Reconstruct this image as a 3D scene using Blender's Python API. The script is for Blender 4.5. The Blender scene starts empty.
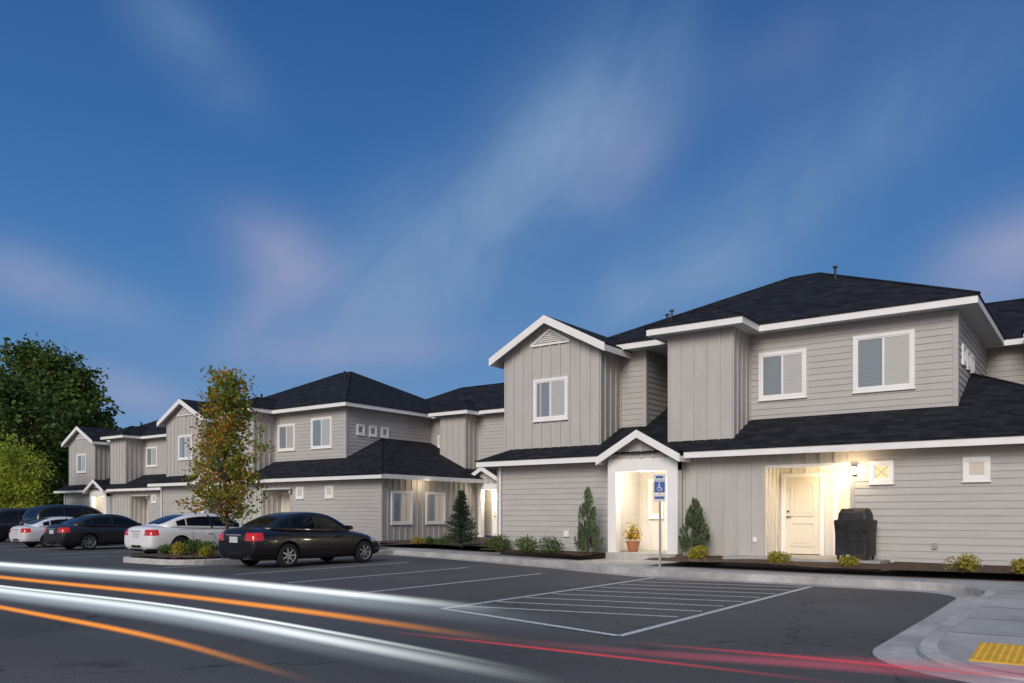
import bpy, bmesh, math, random
from mathutils import Vector, Matrix
from mathutils.bvhtree import BVHTree
random.seed(7)
scene = bpy.context.scene
COL = scene.collection

# ------------------------------------------------------------------ materials
def new_mat(name):
    m = bpy.data.materials.new(name); m.use_nodes = True
    nt = m.node_tree; b = nt.nodes["Principled BSDF"]
    return m, nt, b
def N(nt, t, **kw):
    n = nt.nodes.new(t)
    for k, v in kw.items(): setattr(n, k, v)
    return n
def simple(name, col, rough=0.6, metal=0.0, spec=0.5, coat=0.0, emit=None, es=0.0):
    m, nt, b = new_mat(name)
    b.inputs["Base Color"].default_value = (*col, 1)
    b.inputs["Roughness"].default_value = rough
    b.inputs["Metallic"].default_value = metal
    b.inputs["Specular IOR Level"].default_value = spec
    b.inputs["Coat Weight"].default_value = coat
    b.inputs["Coat Roughness"].default_value = 0.04
    if emit:
        b.inputs["Emission Color"].default_value = (*emit, 1)
        b.inputs["Emission Strength"].default_value = es
    return m
def noisy(name, c1, c2, scale=8, rough=0.8, bump=0.2, bscale=None, detail=6, dist=0.02, stretch=None, spec=0.4, big=None, cracks=False):
    m, nt, b = new_mat(name)
    tc = N(nt, "ShaderNodeTexCoord"); vec = tc.outputs["Object"]
    if stretch:
        mp = N(nt, "ShaderNodeMapping"); mp.inputs["Scale"].default_value = stretch
        nt.links.new(vec, mp.inputs[0]); vec = mp.outputs[0]
    no = N(nt, "ShaderNodeTexNoise"); no.inputs["Scale"].default_value = scale; no.inputs["Detail"].default_value = detail
    nt.links.new(vec, no.inputs["Vector"])
    cr = N(nt, "ShaderNodeValToRGB")
    cr.color_ramp.elements[0].position = 0.3; cr.color_ramp.elements[1].position = 0.7
    cr.color_ramp.elements[0].color = (*c1, 1); cr.color_ramp.elements[1].color = (*c2, 1)
    nt.links.new(no.outputs["Fac"], cr.inputs[0])
    out = cr.outputs[0]
    def mul(out, fac):
        mx = N(nt, "ShaderNodeMix", data_type='RGBA', blend_type='MULTIPLY'); mx.inputs[0].default_value = 1
        nt.links.new(out, mx.inputs[6]); nt.links.new(fac, mx.inputs[7]); return mx.outputs[2]
    if big:
        n3 = N(nt, "ShaderNodeTexNoise"); n3.inputs["Scale"].default_value = big[0]; n3.inputs["Detail"].default_value = 4
        nt.links.new(tc.outputs["Object"], n3.inputs["Vector"])
        mr = N(nt, "ShaderNodeMapRange"); mr.inputs[1].default_value = 0.35; mr.inputs[2].default_value = 0.65
        mr.inputs[3].default_value = big[1]; mr.inputs[4].default_value = big[2]
        nt.links.new(n3.outputs["Fac"], mr.inputs[0]); out = mul(out, mr.outputs[0])
    if cracks:
        n4 = N(nt, "ShaderNodeTexNoise"); n4.inputs["Scale"].default_value = .9; n4.inputs["Detail"].default_value = 5
        nt.links.new(tc.outputs["Object"], n4.inputs["Vector"])
        ad = N(nt, "ShaderNodeMix", data_type='RGBA', blend_type='LINEAR_LIGHT'); ad.inputs[0].default_value = .6
        nt.links.new(tc.outputs["Object"], ad.inputs[6]); nt.links.new(n4.outputs["Color"], ad.inputs[7])
        vo = N(nt, "ShaderNodeTexVoronoi", feature='DISTANCE_TO_EDGE'); vo.inputs["Scale"].default_value = .17
        nt.links.new(ad.outputs[2], vo.inputs["Vector"])
        m2 = N(nt, "ShaderNodeMapRange"); m2.inputs[1].default_value = .001; m2.inputs[2].default_value = .0034; m2.inputs[3].default_value = .4; m2.inputs[4].default_value = 1
        nt.links.new(vo.outputs["Distance"], m2.inputs[0]); out = mul(out, m2.outputs[0])
        n5 = N(nt, "ShaderNodeTexNoise"); n5.inputs["Scale"].default_value = 1.1; n5.inputs["Detail"].default_value = 3
        nt.links.new(tc.outputs["Object"], n5.inputs["Vector"])
        m3 = N(nt, "ShaderNodeMapRange"); m3.inputs[1].default_value = .64; m3.inputs[2].default_value = .76; m3.inputs[3].default_value = 1; m3.inputs[4].default_value = .55
        nt.links.new(n5.outputs["Fac"], m3.inputs[0]); out = mul(out, m3.outputs[0])
    nt.links.new(out, b.inputs["Base Color"])
    b.inputs["Roughness"].default_value = rough; b.inputs["Specular IOR Level"].default_value = spec
    n2 = N(nt, "ShaderNodeTexNoise"); n2.inputs["Scale"].default_value = bscale or scale * 4; n2.inputs["Detail"].default_value = 4
    nt.links.new(vec, n2.inputs["Vector"])
    bp = N(nt, "ShaderNodeBump"); bp.inputs["Strength"].default_value = bump; bp.inputs["Distance"].default_value = dist
    nt.links.new(n2.outputs["Fac"], bp.inputs["Height"]); nt.links.new(bp.outputs[0], b.inputs["Normal"])
    return m

M_lap = noisy("lap_siding_paint", (.405,.395,.385), (.455,.445,.432), 1.2, .65, .12, 30, stretch=(1,1,6), dist=.004)
M_bat = noisy("batten_siding_paint", (.425,.415,.402), (.475,.463,.448), 1.0, .65, .1, 40, stretch=(4,4,1), dist=.003)
M_trim = noisy("white_trim_paint", (.76,.76,.76), (.82,.82,.82), 3, .5, .05, 30, dist=.003)
M_soff = simple("soffit_white", (.64,.64,.64), .7)
M_door = noisy("cream_door_paint", (.66,.62,.54), (.72,.68,.60), 2, .4, .03, 30, dist=.002)
M_porch = noisy("porch_wall_paint", (.60,.58,.54), (.66,.64,.60), 2, .6, .05, 30, dist=.002)

def shingle():
    m, nt, b = new_mat("asphalt_shingles")
    tc = N(nt, "ShaderNodeTexCoord"); sx = N(nt, "ShaderNodeSeparateXYZ"); nt.links.new(tc.outputs["Object"], sx.inputs[0])
    a = N(nt, "ShaderNodeMath", operation='ADD'); nt.links.new(sx.outputs[0], a.inputs[0]); nt.links.new(sx.outputs[1], a.inputs[1])
    z = N(nt, "ShaderNodeMath", operation='MULTIPLY'); nt.links.new(sx.outputs[2], z.inputs[0]); z.inputs[1].default_value = 2.2
    cb = N(nt, "ShaderNodeCombineXYZ"); nt.links.new(a.outputs[0], cb.inputs[0]); nt.links.new(z.outputs[0], cb.inputs[1])
    br = N(nt, "ShaderNodeTexBrick"); br.inputs["Scale"].default_value = 1
    br.inputs["Brick Width"].default_value = .32; br.inputs["Row Height"].default_value = .15
    br.inputs["Mortar Size"].default_value = .008; br.inputs["Mortar Smooth"].default_value = .3; br.inputs["Bias"].default_value = 0
    br.inputs["Color1"].default_value = (.009,.010,.015,1); br.inputs["Color2"].default_value = (.026,.028,.036,1); br.inputs["Mortar"].default_value = (.004,.005,.007,1)
    nt.links.new(cb.outputs[0], br.inputs["Vector"])
    no = N(nt, "ShaderNodeTexNoise"); no.inputs["Scale"].default_value = 9; no.inputs["Detail"].default_value = 5
    nt.links.new(tc.outputs["Object"], no.inputs["Vector"])
    mr = N(nt, "ShaderNodeMapRange"); mr.inputs[3].default_value = .55; mr.inputs[4].default_value = 1.45; nt.links.new(no.outputs[0], mr.inputs[0])
    mx = N(nt, "ShaderNodeMix", data_type='RGBA', blend_type='MULTIPLY'); mx.inputs[0].default_value = 1
    nt.links.new(br.outputs["Color"], mx.inputs[6]); nt.links.new(mr.outputs[0], mx.inputs[7])
    nt.links.new(mx.outputs[2], b.inputs["Base Color"]); b.inputs["Roughness"].default_value = .9; b.inputs["Specular IOR Level"].default_value = .15
    bp = N(nt, "ShaderNodeBump"); bp.inputs["Strength"].default_value = .5; bp.inputs["Distance"].default_value = .015
    nt.links.new(br.outputs["Fac"], bp.inputs["Height"]); bp.invert = True; nt.links.new(bp.outputs[0], b.inputs["Normal"])
    return m
M_roof = shingle()

def blind_mat(name, c1, c2, rough, coat=1.0, freq=20):
    m, nt, b = new_mat(name)
    tc = N(nt, "ShaderNodeTexCoord"); sx = N(nt, "ShaderNodeSeparateXYZ"); nt.links.new(tc.outputs["Object"], sx.inputs[0])
    w = N(nt, "ShaderNodeMath", operation='MULTIPLY'); nt.links.new(sx.outputs[2], w.inputs[0]); w.inputs[1].default_value = freq
    f = N(nt, "ShaderNodeMath", operation='FRACT'); nt.links.new(w.outputs[0], f.inputs[0])
    cr = N(nt, "ShaderNodeValToRGB"); cr.color_ramp.elements[0].color = (*c1,1); cr.color_ramp.elements[1].color = (*c2,1)
    cr.color_ramp.elements[0].position = .1; cr.color_ramp.elements[1].position = .45
    nt.links.new(f.outputs[0], cr.inputs[0]); nt.links.new(cr.outputs[0], b.inputs["Base Color"])
    b.inputs["Roughness"].default_value = rough; b.inputs["Coat Weight"].default_value = coat; b.inputs["Coat Roughness"].default_value = .02
    b.inputs["Coat IOR"].default_value = 1.6
    return m
M_blind = blind_mat("window_blind_behind_glass", (.27,.28,.28), (.50,.50,.48), .5)
M_glass = blind_mat("window_glass_dim", (.13,.17,.20), (.22,.27,.31), .3)
M_lit = simple("lit_window_glass", (.5,.4,.25), .3, emit=(1,.74,.32), es=.55, coat=.6)
M_litdim = simple("dim_lit_window_glass", (.45,.42,.37), .3, emit=(1,.82,.58), es=.14, coat=.8)
M_lamp = simple("lamp_glass", (.9,.8,.6), .4, emit=(1,.78,.45), es=14)
M_lampoff = simple("lamp_glass_off", (.45,.42,.36), .3)
M_black = simple("black_metal", (.02,.02,.02), .4, .4)
M_vent = simple("vent_louvre", (.30,.30,.31), .6)

M_asph = noisy("asphalt", (.046,.046,.048), (.118,.117,.118), 55, .85, .6, 140, dist=.006, big=(.22,.78,1.2), cracks=True)
M_conc = noisy("concrete", (.34,.335,.325), (.43,.425,.41), 5, .85, .15, 80, dist=.003, big=(.5,.8,1.1))
M_kerb = noisy("kerb_concrete", (.36,.355,.345), (.48,.47,.455), 7, .85, .15, 80, dist=.003, big=(.9,.72,1.1))
M_mulch = noisy("bark_mulch", (.025,.015,.009), (.14,.085,.055), 22, .95, 1.0, 40, dist=.03)
M_grass = noisy("grass", (.025,.04,.012), (.06,.08,.03), 14, .95, .8, 60, dist=.03)
def worn_paint():
    m, nt, b = new_mat("white_road_paint")
    tc = N(nt, "ShaderNodeTexCoord")
    no = N(nt, "ShaderNodeTexNoise"); no.inputs["Scale"].default_value = 22; no.inputs["Detail"].default_value = 8; no.inputs["Roughness"].default_value = .7
    nt.links.new(tc.outputs["Object"], no.inputs["Vector"])
    cr = N(nt, "ShaderNodeValToRGB"); cr.color_ramp.elements[0].position = .36; cr.color_ramp.elements[1].position = .5
    cr.color_ramp.elements[0].color = (.15,.15,.15,1); cr.color_ramp.elements[1].color = (.60,.60,.59,1)
    nt.links.new(no.outputs[0], cr.inputs[0]); nt.links.new(cr.outputs[0], b.inputs["Base Color"]); b.inputs["Roughness"].default_value = .7
    return m
M_line = worn_paint()

# ------------------------------------------------------------------ mesh builder
def empty(name, loc=(0,0,0), rz=0):
    e = bpy.data.objects.new(name, None); e.location = loc; e.rotation_euler = (0,0,rz); e.empty_display_size = .3
    COL.objects.link(e); return e
class MB:
    def __init__(s, mats): s.v=[]; s.f=[]; s.m=[]; s.mats=mats
    def mi(s, m):
        if m not in s.mats: s.mats.append(m)
        return s.mats.index(m)
    def poly(s, pts, m):
        i=len(s.v); s.v += [tuple(p) for p in pts]; s.f.append(tuple(range(i,i+len(pts)))); s.m.append(s.mi(m))
    def hexa(s, p, m):
        i=len(s.v); s.v += [tuple(q) for q in p]
        for f in ((3,2,1,0),(4,5,6,7),(0,1,5,4),(1,2,6,5),(2,3,7,6),(3,0,4,7)):
            s.f.append(tuple(i+k for k in f)); s.m.append(s.mi(m))
    def box(s,x0,x1,y0,y1,z0,z1,m):
        s.hexa([(x0,y0,z0),(x1,y0,z0),(x1,y1,z0),(x0,y1,z0),(x0,y0,z1),(x1,y0,z1),(x1,y1,z1),(x0,y1,z1)],m)
    def obox(s,fr,a0,a1,b0,b1,z0,z1,m):
        P=lambda a,b,z: (fr[0]+fr[2]*a+fr[4]*b, fr[1]+fr[3]*a+fr[5]*b, z)
        s.hexa([P(a0,b0,z0),P(a1,b0,z0),P(a1,b1,z0),P(a0,b1,z0),P(a0,b0,z1),P(a1,b0,z1),P(a1,b1,z1),P(a0,b1,z1)],m)
    def prism(s, p0, p1, r0, r1, m, n=8):
        p0=Vector(p0); p1=Vector(p1); d=(p1-p0).normalized()
        a=d.orthogonal().normalized(); b=d.cross(a); i=len(s.v)
        for p,r in ((p0,r0),(p1,r1)):
            for k in range(n):
                t=2*math.pi*k/n; s.v.append(tuple(p+a*math.cos(t)*r+b*math.sin(t)*r))
        mi=s.mi(m)
        for k in range(n):
            s.f.append((i+k,i+(k+1)%n,i+n+(k+1)%n,i+n+k)); s.m.append(mi)
        s.f.append(tuple(i+k for k in range(n))[::-1]); s.m.append(mi)
        s.f.append(tuple(i+n+k for k in range(n))); s.m.append(mi)
    def build(s, name, parent=None, smooth=False, loc=None, recalc=True, bevel=0):
        me=bpy.data.meshes.new(name); me.from_pydata(s.v,[],s.f)
        for m in s.mats: me.materials.append(m)
        me.polygons.foreach_set("material_index", s.m)
        if recalc:
            bm=bmesh.new(); bm.from_mesh(me); bmesh.ops.recalc_face_normals(bm,faces=bm.faces); bm.to_mesh(me); bm.free()
        if smooth: me.polygons.foreach_set("use_smooth",[True]*len(me.polygons))
        o=bpy.data.objects.new(name,me); COL.objects.link(o)
        if loc: o.location=loc
        if parent: o.parent=parent
        return o
def F(Y): return (0,Y,1,0,0,-1)
def S(X): return (X,0,0,1,1,0)
def SL(X): return (X,0,0,1,-1,0)
def P(fr,a,b,z): return (fr[0]+fr[2]*a+fr[4]*b, fr[1]+fr[3]*a+fr[5]*b, z)
def lap(mb,fr,a0,a1,z0,z1,m=None,ex=.165):
    m=m or M_lap; z=z0
    while z<z1-.001:
        zt=min(z+ex,z1)
        mb.poly([P(fr,a0,.02,z),P(fr,a1,.02,z),P(fr,a1,.004,zt),P(fr,a0,.004,zt)],m)
        mb.poly([P(fr,a0,0,z),P(fr,a1,0,z),P(fr,a1,.02,z),P(fr,a0,.02,z)],m)
        z=zt
def bat(mb,fr,a0,a1,z0,z1,m=None,sp=.36,top=None):
    m=m or M_bat
    if top: mb.poly([P(fr,a0,0,z0),P(fr,a1,0,z0),P(fr,a1,0,top(a1)),P(fr,(a0+a1)/2,0,top((a0+a1)/2)),P(fr,a0,0,top(a0))],m)
    else: mb.poly([P(fr,a0,0,z0),P(fr,a1,0,z0),P(fr,a1,0,z1),P(fr,a0,0,z1)],m)
    n=max(1,round((a1-a0)/sp))
    for i in range(n+1):
        a=a0+(a1-a0)*i/n; a=min(max(a,a0+.032),a1-.032)
        zt=min(top(a-.03),top(a+.03))-.01 if top else z1-.002
        mb.obox(fr,a-.03,a+.03,.001,.032,z0+.002,zt,m)
def corner(mb,x,y,sx,sy,z0,z1,m):
    w=.09; o=.03
    X0,X1=sorted((x+sx*o, x-sx*w)); Y0,Y1=sorted((y+sy*o,y-sy*.001))
    mb.box(X0,X1,Y0,Y1,z0,z1,m)
    X0,X1=sorted((x+sx*o, x-sx*.001)); Y0,Y1=sorted((y-sy*.0015,y-sy*w))
    mb.box(X0,X1,Y0,Y1,z0,z1,m)
def window(mb,fr,a,z,w,h,g1=None,g2=None,t=.09,split=True,cross=None):
    g1=g1 or M_glass; g2=g2 or M_blind
    a0,a1,z0,z1=a-w/2,a+w/2,z-h/2,z+h/2
    mb.obox(fr,a0-t,a0,.0,.06,z0-t,z1+t,M_trim); mb.obox(fr,a1,a1+t,.0,.06,z0-t,z1+t,M_trim)
    mb.obox(fr,a0,a1,.0,.06,z1,z1+t,M_trim); mb.obox(fr,a0,a1,.0,.06,z0-t,z0,M_trim)
    mb.obox(fr,a0-t-.02,a1+t+.02,.0,.075,z0-t-.03,z0-t-.001,M_trim)
    i=.035
    for (p0,p1,q0,q1) in ((a0,a0+i,z0,z1),(a1-i,a1,z0,z1),(a0+i,a1-i,z1-i,z1),(a0+i,a1-i,z0,z0+i)):
        mb.obox(fr,p0,p1,.0,.045,q0,q1,M_trim)
    if split:
        mb.obox(fr,a-.025,a+.025,.0,.043,z0+i,z1-i,M_trim)
        mb.poly([P(fr,a0+i,.027,z0+i),P(fr,a-.025,.027,z0+i),P(fr,a-.025,.027,z1-i),P(fr,a0+i,.027,z1-i)],g1)
        mb.poly([P(fr,a+.025,.03,z0+i),P(fr,a1-i,.03,z0+i),P(fr,a1-i,.03,z1-i),P(fr,a+.025,.03,z1-i)],g2)
    else:
        mb.poly([P(fr,a0+i,.027,z0+i),P(fr,a1-i,.027,z0+i),P(fr,a1-i,.027,z1-i),P(fr,a0+i,.027,z1-i)],g1)
    if cross:
        c=.014
        for s in (-1,1):
            A=(a0+i,z0+i+c if s>0 else z1-i-c); Bq=(a1-i,z1-i-c if s>0 else z0+i+c)
            o=.0295+.001*s
            mb.poly([P(fr,A[0],o,A[1]-c),P(fr,Bq[0],o,Bq[1]-c),P(fr,Bq[0],o,Bq[1]+c),P(fr,A[0],o,A[1]+c)],cross)
def door(mb,fr,a,z0,w=.91,h=2.05,mat=None):
    mat=mat or M_door
    mb.obox(fr,a-w/2-.1,a-w/2,.0,.06,z0,z0+h+.1,M_trim); mb.obox(fr,a+w/2,a+w/2+.1,.0,.06,z0,z0+h+.1,M_trim)
    mb.obox(fr,a-w/2,a+w/2,.0,.06,z0+h,z0+h+.1,M_trim)
    mb.obox(fr,a-w/2,a+w/2,.0,.028,z0+.02,z0+h,mat); mb.obox(fr,a-w/2,a+w/2,.0,.05,z0,z0+.019,M_black)
    for (za,zb) in ((.22,.85),(1.02,1.88)):
        p0,p1,q0,q1=a-w/2+.15,a+w/2-.15,z0+za,z0+zb
        for (x0,x1,y0,y1) in ((p0,p0+.03,q0,q1),(p1-.03,p1,q0,q1),(p0+.03,p1-.03,q0,q0+.03),(p0+.03,p1-.03,q1-.03,q1)):
            mb.obox(fr,x0,x1,.02,.046,y0,y1,mat)
        mb.obox(fr,p0+.09,p1-.09,.02,.040,q0+.09,q1-.09,mat)
    mb.obox(fr,a-w/2+.05,a-w/2+.09,.028,.09,z0+.98,z0+1.02,M_black); mb.obox(fr,a-w/2+.05,a-w/2+.17,.075,.095,z0+.985,z0+1.01,M_black)
    mb.obox(fr,a-w/2+.05,a-w/2+.10,.028,.05,z0+1.12,z0+1.17,M_black)
def hip(mb,tr,x0,x1,y0,y1,z,p,fh=.2,dz=0,soff=True):
    z+=dz; ex=.03
    X0,X1,Y0,Y1=x0-ex,x1+ex,y0-ex,y1+ex; zz=z-ex*p+.02
    w=X1-X0; d=Y1-Y0
    c=[(X0,Y0,zz),(X1,Y0,zz),(X1,Y1,zz),(X0,Y1,zz)]
    if w>=d:
        h=d/2; r0=(X0+h,Y0+h,zz+h*p); r1=(X1-h,Y0+h,zz+h*p)
        mb.poly([c[0],c[1],r1,r0],M_roof); mb.poly([c[1],c[2],r1],M_roof); mb.poly([c[2],c[3],r0,r1],M_roof); mb.poly([c[3],c[0],r0],M_roof)
    else:
        h=w/2; r0=(X0+h,Y0+h,zz+h*p); r1=(X0+h,Y1-h,zz+h*p)
        mb.poly([c[0],c[1],r0],M_roof); mb.poly([c[1],c[2],r1,r0],M_roof); mb.poly([c[2],c[3],r1],M_roof); mb.poly([c[3],c[0],r0,r1],M_roof)
    for q,rr_ in ((c[0],r0),(c[1],r1 if w>=d else r0),(c[2],r1),(c[3],r0 if w>=d else r1),(r0,r1)):
        mb.prism(Vector(q),Vector(rr_),.045,.045,M_roof,6)
    for (a,b,cc,d_) in ((X0,X1,Y0,Y0+.02),(X0,X1,Y1-.02,Y1),(X0,X0+.02,Y0+.02,Y1-.02),(X1-.02,X1,Y0+.02,Y1-.02)):
        mb.box(a,b,cc,d_,zz-.03,zz-.001,M_roof)
    fascia(tr,x0,x1,y0,y1,z-fh,z-.012)
    if soff: tr.poly([(x0+.02,y0+.02,z-fh+.03),(x1-.02,y0+.02,z-fh+.03),(x1-.02,y1-.02,z-fh+.03),(x0+.02,y1-.02,z-fh+.03)],M_soff)
def fascia(tr,x0,x1,y0,y1,za,zb):
    t=.03
    tr.box(x0,x1,y0,y0+t,za,zb,M_trim); tr.box(x0,x1,y1-t,y1,za,zb,M_trim)
    tr.box(x0,x0+t,y0+t,y1-t,za,zb,M_trim); tr.box(x1-t,x1,y0+t,y1-t,za,zb,M_trim)
def gable_roof(mb,tr,xc,hw,y0,y1,z,p,fh=.2,ins=.0):
    zr=z+hw*p; t=.05
    for sgn in (-1,1):
        xe=xc+sgn*hw
        mb.hexa([(xe,y0,z),(xe,y1,z),(xc,y1,zr),(xc,y0,zr),(xe,y0,z+t),(xe,y1,z+t),(xc,y1,zr+t),(xc,y0,zr+t)],M_roof)
        a=.006; x2=xc
        tr.hexa([(xe,y0-.03,z-fh),(xe,y0+.0,z-fh),(x2,y0+.0,zr-fh),(x2,y0-.03,zr-fh),(xe,y0-.03,z+t-a),(xe,y0,z+t-a),(x2,y0,zr+t-a),(x2,y0-.03,zr+t-a)],M_trim)
        tr.poly([(xe,y0+.002,z-.03),(xe,y1,z-.03),(xc,y1,zr-.03),(xc,y0+.002,zr-.03)],M_soff)
        X0,X1=sorted((xe,xe-sgn*.03)); tr.box(X0,X1,y0+.001,y1,z-fh+.02,z-.002,M_trim)

def add_light(name,kind,loc,energy,col,parent,size=.3,rot=None):
    L=bpy.data.lights.new(name,kind); L.energy=energy; L.color=col
    if kind=='AREA': L.size=size
    else: L.shadow_soft_size=size
    o=bpy.data.objects.new(name,L); COL.objects.link(o); o.location=loc; o.parent=parent
    if rot: o.rotation_euler=rot
    return o
def sconce(mb,fr,a,z,on=True):
    mb.obox(fr,a-.05,a+.05,.022,.05,z-.12,z+.12,M_black)
    mb.obox(fr,a-.055,a+.055,.05,.16,z+.08,z+.11,M_black)
    mb.obox(fr,a-.045,a+.045,.06,.15,z-.09,z+.079,M_lamp if on else M_lampoff)

G=.35
def building(off, wing_x=6.0, porch_e=85, recess_e=55, wall_e=18, side_e=0, litA=None, litB=None, near=True):
    root=empty("apartment_building",(off[0],off[1],0))
    w=MB([]); r=MB([]); t=MB([]); d=MB([])
    Z1=3.0; ZU0=3.0; ZU=6.42
    zb=G-.12
    w.box(-15.74,-11.6,21.0+.003,21.3,zb-.2,zb,M_conc)
    lap(w,F(21),-15.8,-11.6,zb,Z1)
    bat(w,F(21),-9.45,-7.2,zb,Z1)
    lap(w,F(21),-5.1,.8,zb,Z1)
    bat(w,S(.8),21,27.6,zb,Z1)
    w.poly([(-15.8,21,zb),(-15.8,31.5,zb),(-15.8,31.5,Z1),(-15.8,21,Z1)],M_lap)
    corner(w,-15.8,21,-1,-1,zb,Z1,M_lap); corner(w,.8,21,1,-1,zb,Z1,M_lap)
    w.obox(F(21),-7.3,-7.2,.001,.035,zb,Z1-.35,M_bat); w.obox(F(21),-5.1,-5.0,.001,.034,zb,Z1-.35,M_bat)
    bat(w,F(21.0),-7.2,-5.1,2.68,Z1); w.box(-7.2,-5.1,21.004,21.15,2.60,2.679,M_trim)
    bat(w,S(-7.2),21.01,22.2,G,2.9,M_porch,.3); bat(w,F(22.2),-7.2,-5.1,G,2.9,M_porch,.35)
    w.poly([(-5.1,21.01,G),(-5.1,22.2,G),(-5.1,22.2,2.9),(-5.1,21.01,2.9)],M_porch)
    w.poly([(-7.2,21.01,2.75),(-5.1,21.01,2.75),(-5.1,22.2,2.75),(-7.2,22.2,2.75)],M_soff)
    w.box(-7.9,-4.2,19.9,22.25,.1,G,M_conc)
    door(d,F(22.2-.03),-6.58,G)
    d.obox(F(22.2),-5.80,-5.72,.0,.055,G,2.43,M_trim); d.obox(F(22.2),-5.72,-5.12,.0,.055,2.36,2.43,M_trim)
    d.obox(F(22.2),-5.72,-5.12,.0,.034,G+.02,2.36,M_door); d.obox(F(22.2),-5.66,-5.62,.034,.09,1.32,1.36,M_black)
    w.box(-11.6,-9.45,20.5,22.65,.12,G-.01,M_conc)
    for (x0,x1) in ((-11.6,-11.34),(-9.76,-9.45)):
        t.box(x0,x1,20.62,20.9,G-.01,2.85,M_trim)
    t.box(-11.6,-9.45,20.63,20.89,2.62,2.98,M_trim)
    w.poly([(-11.58,20.9,G),(-11.58,22.6,G),(-11.58,22.6,2.9),(-11.58,20.9,2.9)],M_porch)
    w.poly([(-9.47,20.9,G),(-9.47,22.6,G),(-9.47,22.6,2.9),(-9.47,20.9,2.9)],M_porch)
    bat(w,F(22.6),-11.6,-9.45,G-.02,2.9,M_porch,.36)
    w.poly([(-11.58,20.9,2.8),(-9.47,20.9,2.8),(-9.47,22.6,2.8),(-11.58,22.6,2.8)],M_soff)
    door(d,F(22.57),-10.15,G,mat=M_door); window(d,F(22.6),-11.05,1.9,.3,1.0,M_litdim,split=False)
    bat(w,F(20.625),-11.55,-9.5,2.98,3.0,M_bat,.34,top=lambda a:3.0+(1.2-abs(a+10.52))*.56)
    gable_roof(r,t,-10.52,1.28,20.3,23.6,2.98,.56,.17)
    window(d,F(21),-4.39,2.42,.36,.36,litA or M_lit,split=False,cross=M_lampoff); window(d,F(21),-2.41,2.43,.36,.36,litB or M_litdim,split=False)
    for y in (22.2,24.4): window(d,S(.8),y,1.72,1.15,1.25,M_glass,M_litdim)
    for a in (-13.2,-1.2): d.obox(F(21),a-.09,a+.09,.015,.07,.75,.93,M_trim); 
    d.obox(F(21),-3.3,-3.2,.015,.06,.62,.76,M_vent); d.obox(F(21),-12.4,-12.3,.015,.06,.62,.76,M_vent)
    d.obox(F(21),-7.5,-7.4,.001,.04,.70,.82,M_trim)
    p=.47; e=1.3; z=3.12
    r.poly([(-16.3,20.5,z),(e,20.5,z),(-3,24.8,z+4.3*p),(-12,24.8,z+4.3*p)],M_roof)
    r.poly([(e,20.5,z),(e,28.38,z),(-3,28.38,z+4.3*p),(-3,24.8,z+4.3*p)],M_roof)
    r.poly([(-16.3,20.5,z),(-12,24.8,z+4.3*p),(-12,31.5,z+4.3*p),(-16.3,31.5,z)],M_roof)
    r.prism((e,20.5,z),(-3,24.8,z+4.3*p),.045,.045,M_roof,6)
    r.box(-16.33,-11.8,20.46,20.49,z-.035,z+.008,M_roof); r.box(-9.24,e+.03,20.46,20.49,z-.035,z+.008,M_roof)
    fh=.2
    t.box(-16.3,-11.82,20.49,20.52,z-fh,z-.012,M_trim); t.box(-9.22,e,20.49,20.52,z-fh,z-.012,M_trim)
    t.box(e-.03,e,20.52,28.3,z-fh,z-.012,M_trim); t.box(-16.3,-16.27,20.52,31.5,z-fh,z-.012,M_trim)
    t.poly([(-16.28,20.51,z-fh+.03),(-11.8,20.51,z-fh+.03),(-11.8,21.1,z-fh+.03),(-16.28,21.1,z-fh+.03)],M_soff)
    t.poly([(-9.24,20.51,z-fh+.03),(e,20.51,z-fh+.03),(e,21.1,z-fh+.03),(-9.24,21.1,z-fh+.03)],M_soff)
    t.poly([(.7,21.1,z-fh+.03),(e,21.1,z-fh+.03),(e,28,z-fh+.03),(.7,28,z-fh+.03)],M_soff)
    gx0,gx1,gc=-15.76,-12.25,-14.0
    gt=lambda a: 6.36+(2.12-abs(a-gc))*.52-.03
    bat(w,F(21.3),gx0,gx1,ZU0,ZU,top=gt)
    bat(w,S(gx1),21.3,22.6,ZU0,ZU-.02); w.poly([(gx0,21.3,ZU0),(gx0,31.5,ZU0),(gx0,31.5,ZU),(gx0,21.3,ZU)],M_lap)
    lap(w,F(22.6),-12.25,-11.4,ZU0,ZU); lap(w,S(-11.4),22.6,24.3,ZU0,ZU); lap(w,F(24.3),-11.4,-10,ZU0,ZU)
    corner(w,-11.4,22.6,1,-1,ZU0,ZU,M_lap)
    bat(w,F(21.2),-10,-8.13,ZU0,ZU); bat(w,S(-8.13),21.2,22.5,ZU0,ZU)
    w.poly([(-10,21.2,ZU0),(-10,24.3,ZU0),(-10,24.3,ZU),(-10,21.2,ZU)],M_bat)
    lap(w,F(22.5),-8.13,-3,ZU0,ZU); lap(w,S(-3),22.5,28.4,ZU0,ZU)
    corner(w,-3,22.5,1,-1,ZU0,ZU,M_lap)
    lap(w,F(28.4),-3,wing_x,ZU0-2.6,ZU)
    if wing_x>0.5:
        bat(w,F(27.4),-1.5,.1,ZU0,ZU); bat(w,S(.1),27.4,28.4,ZU0,ZU); w.poly([(-1.5,27.4,ZU0),(-1.5,28.4,ZU0),(-1.5,28.4,ZU),(-1.5,27.4,ZU)],M_bat)
        hip(r,t,-1.95,.55,27.0,30.5,6.5,.5,dz=.008)
        if not near: window(d,F(28.4),-2.2,5.2,.45,.45,M_glass,split=False)
        for x in (0.95,2.2): t.box(x,x+.18,27.35,27.6,G-.1,2.9,M_trim)
        t.box(.95,2.38,27.36,27.59,2.62,2.95,M_trim)
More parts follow.
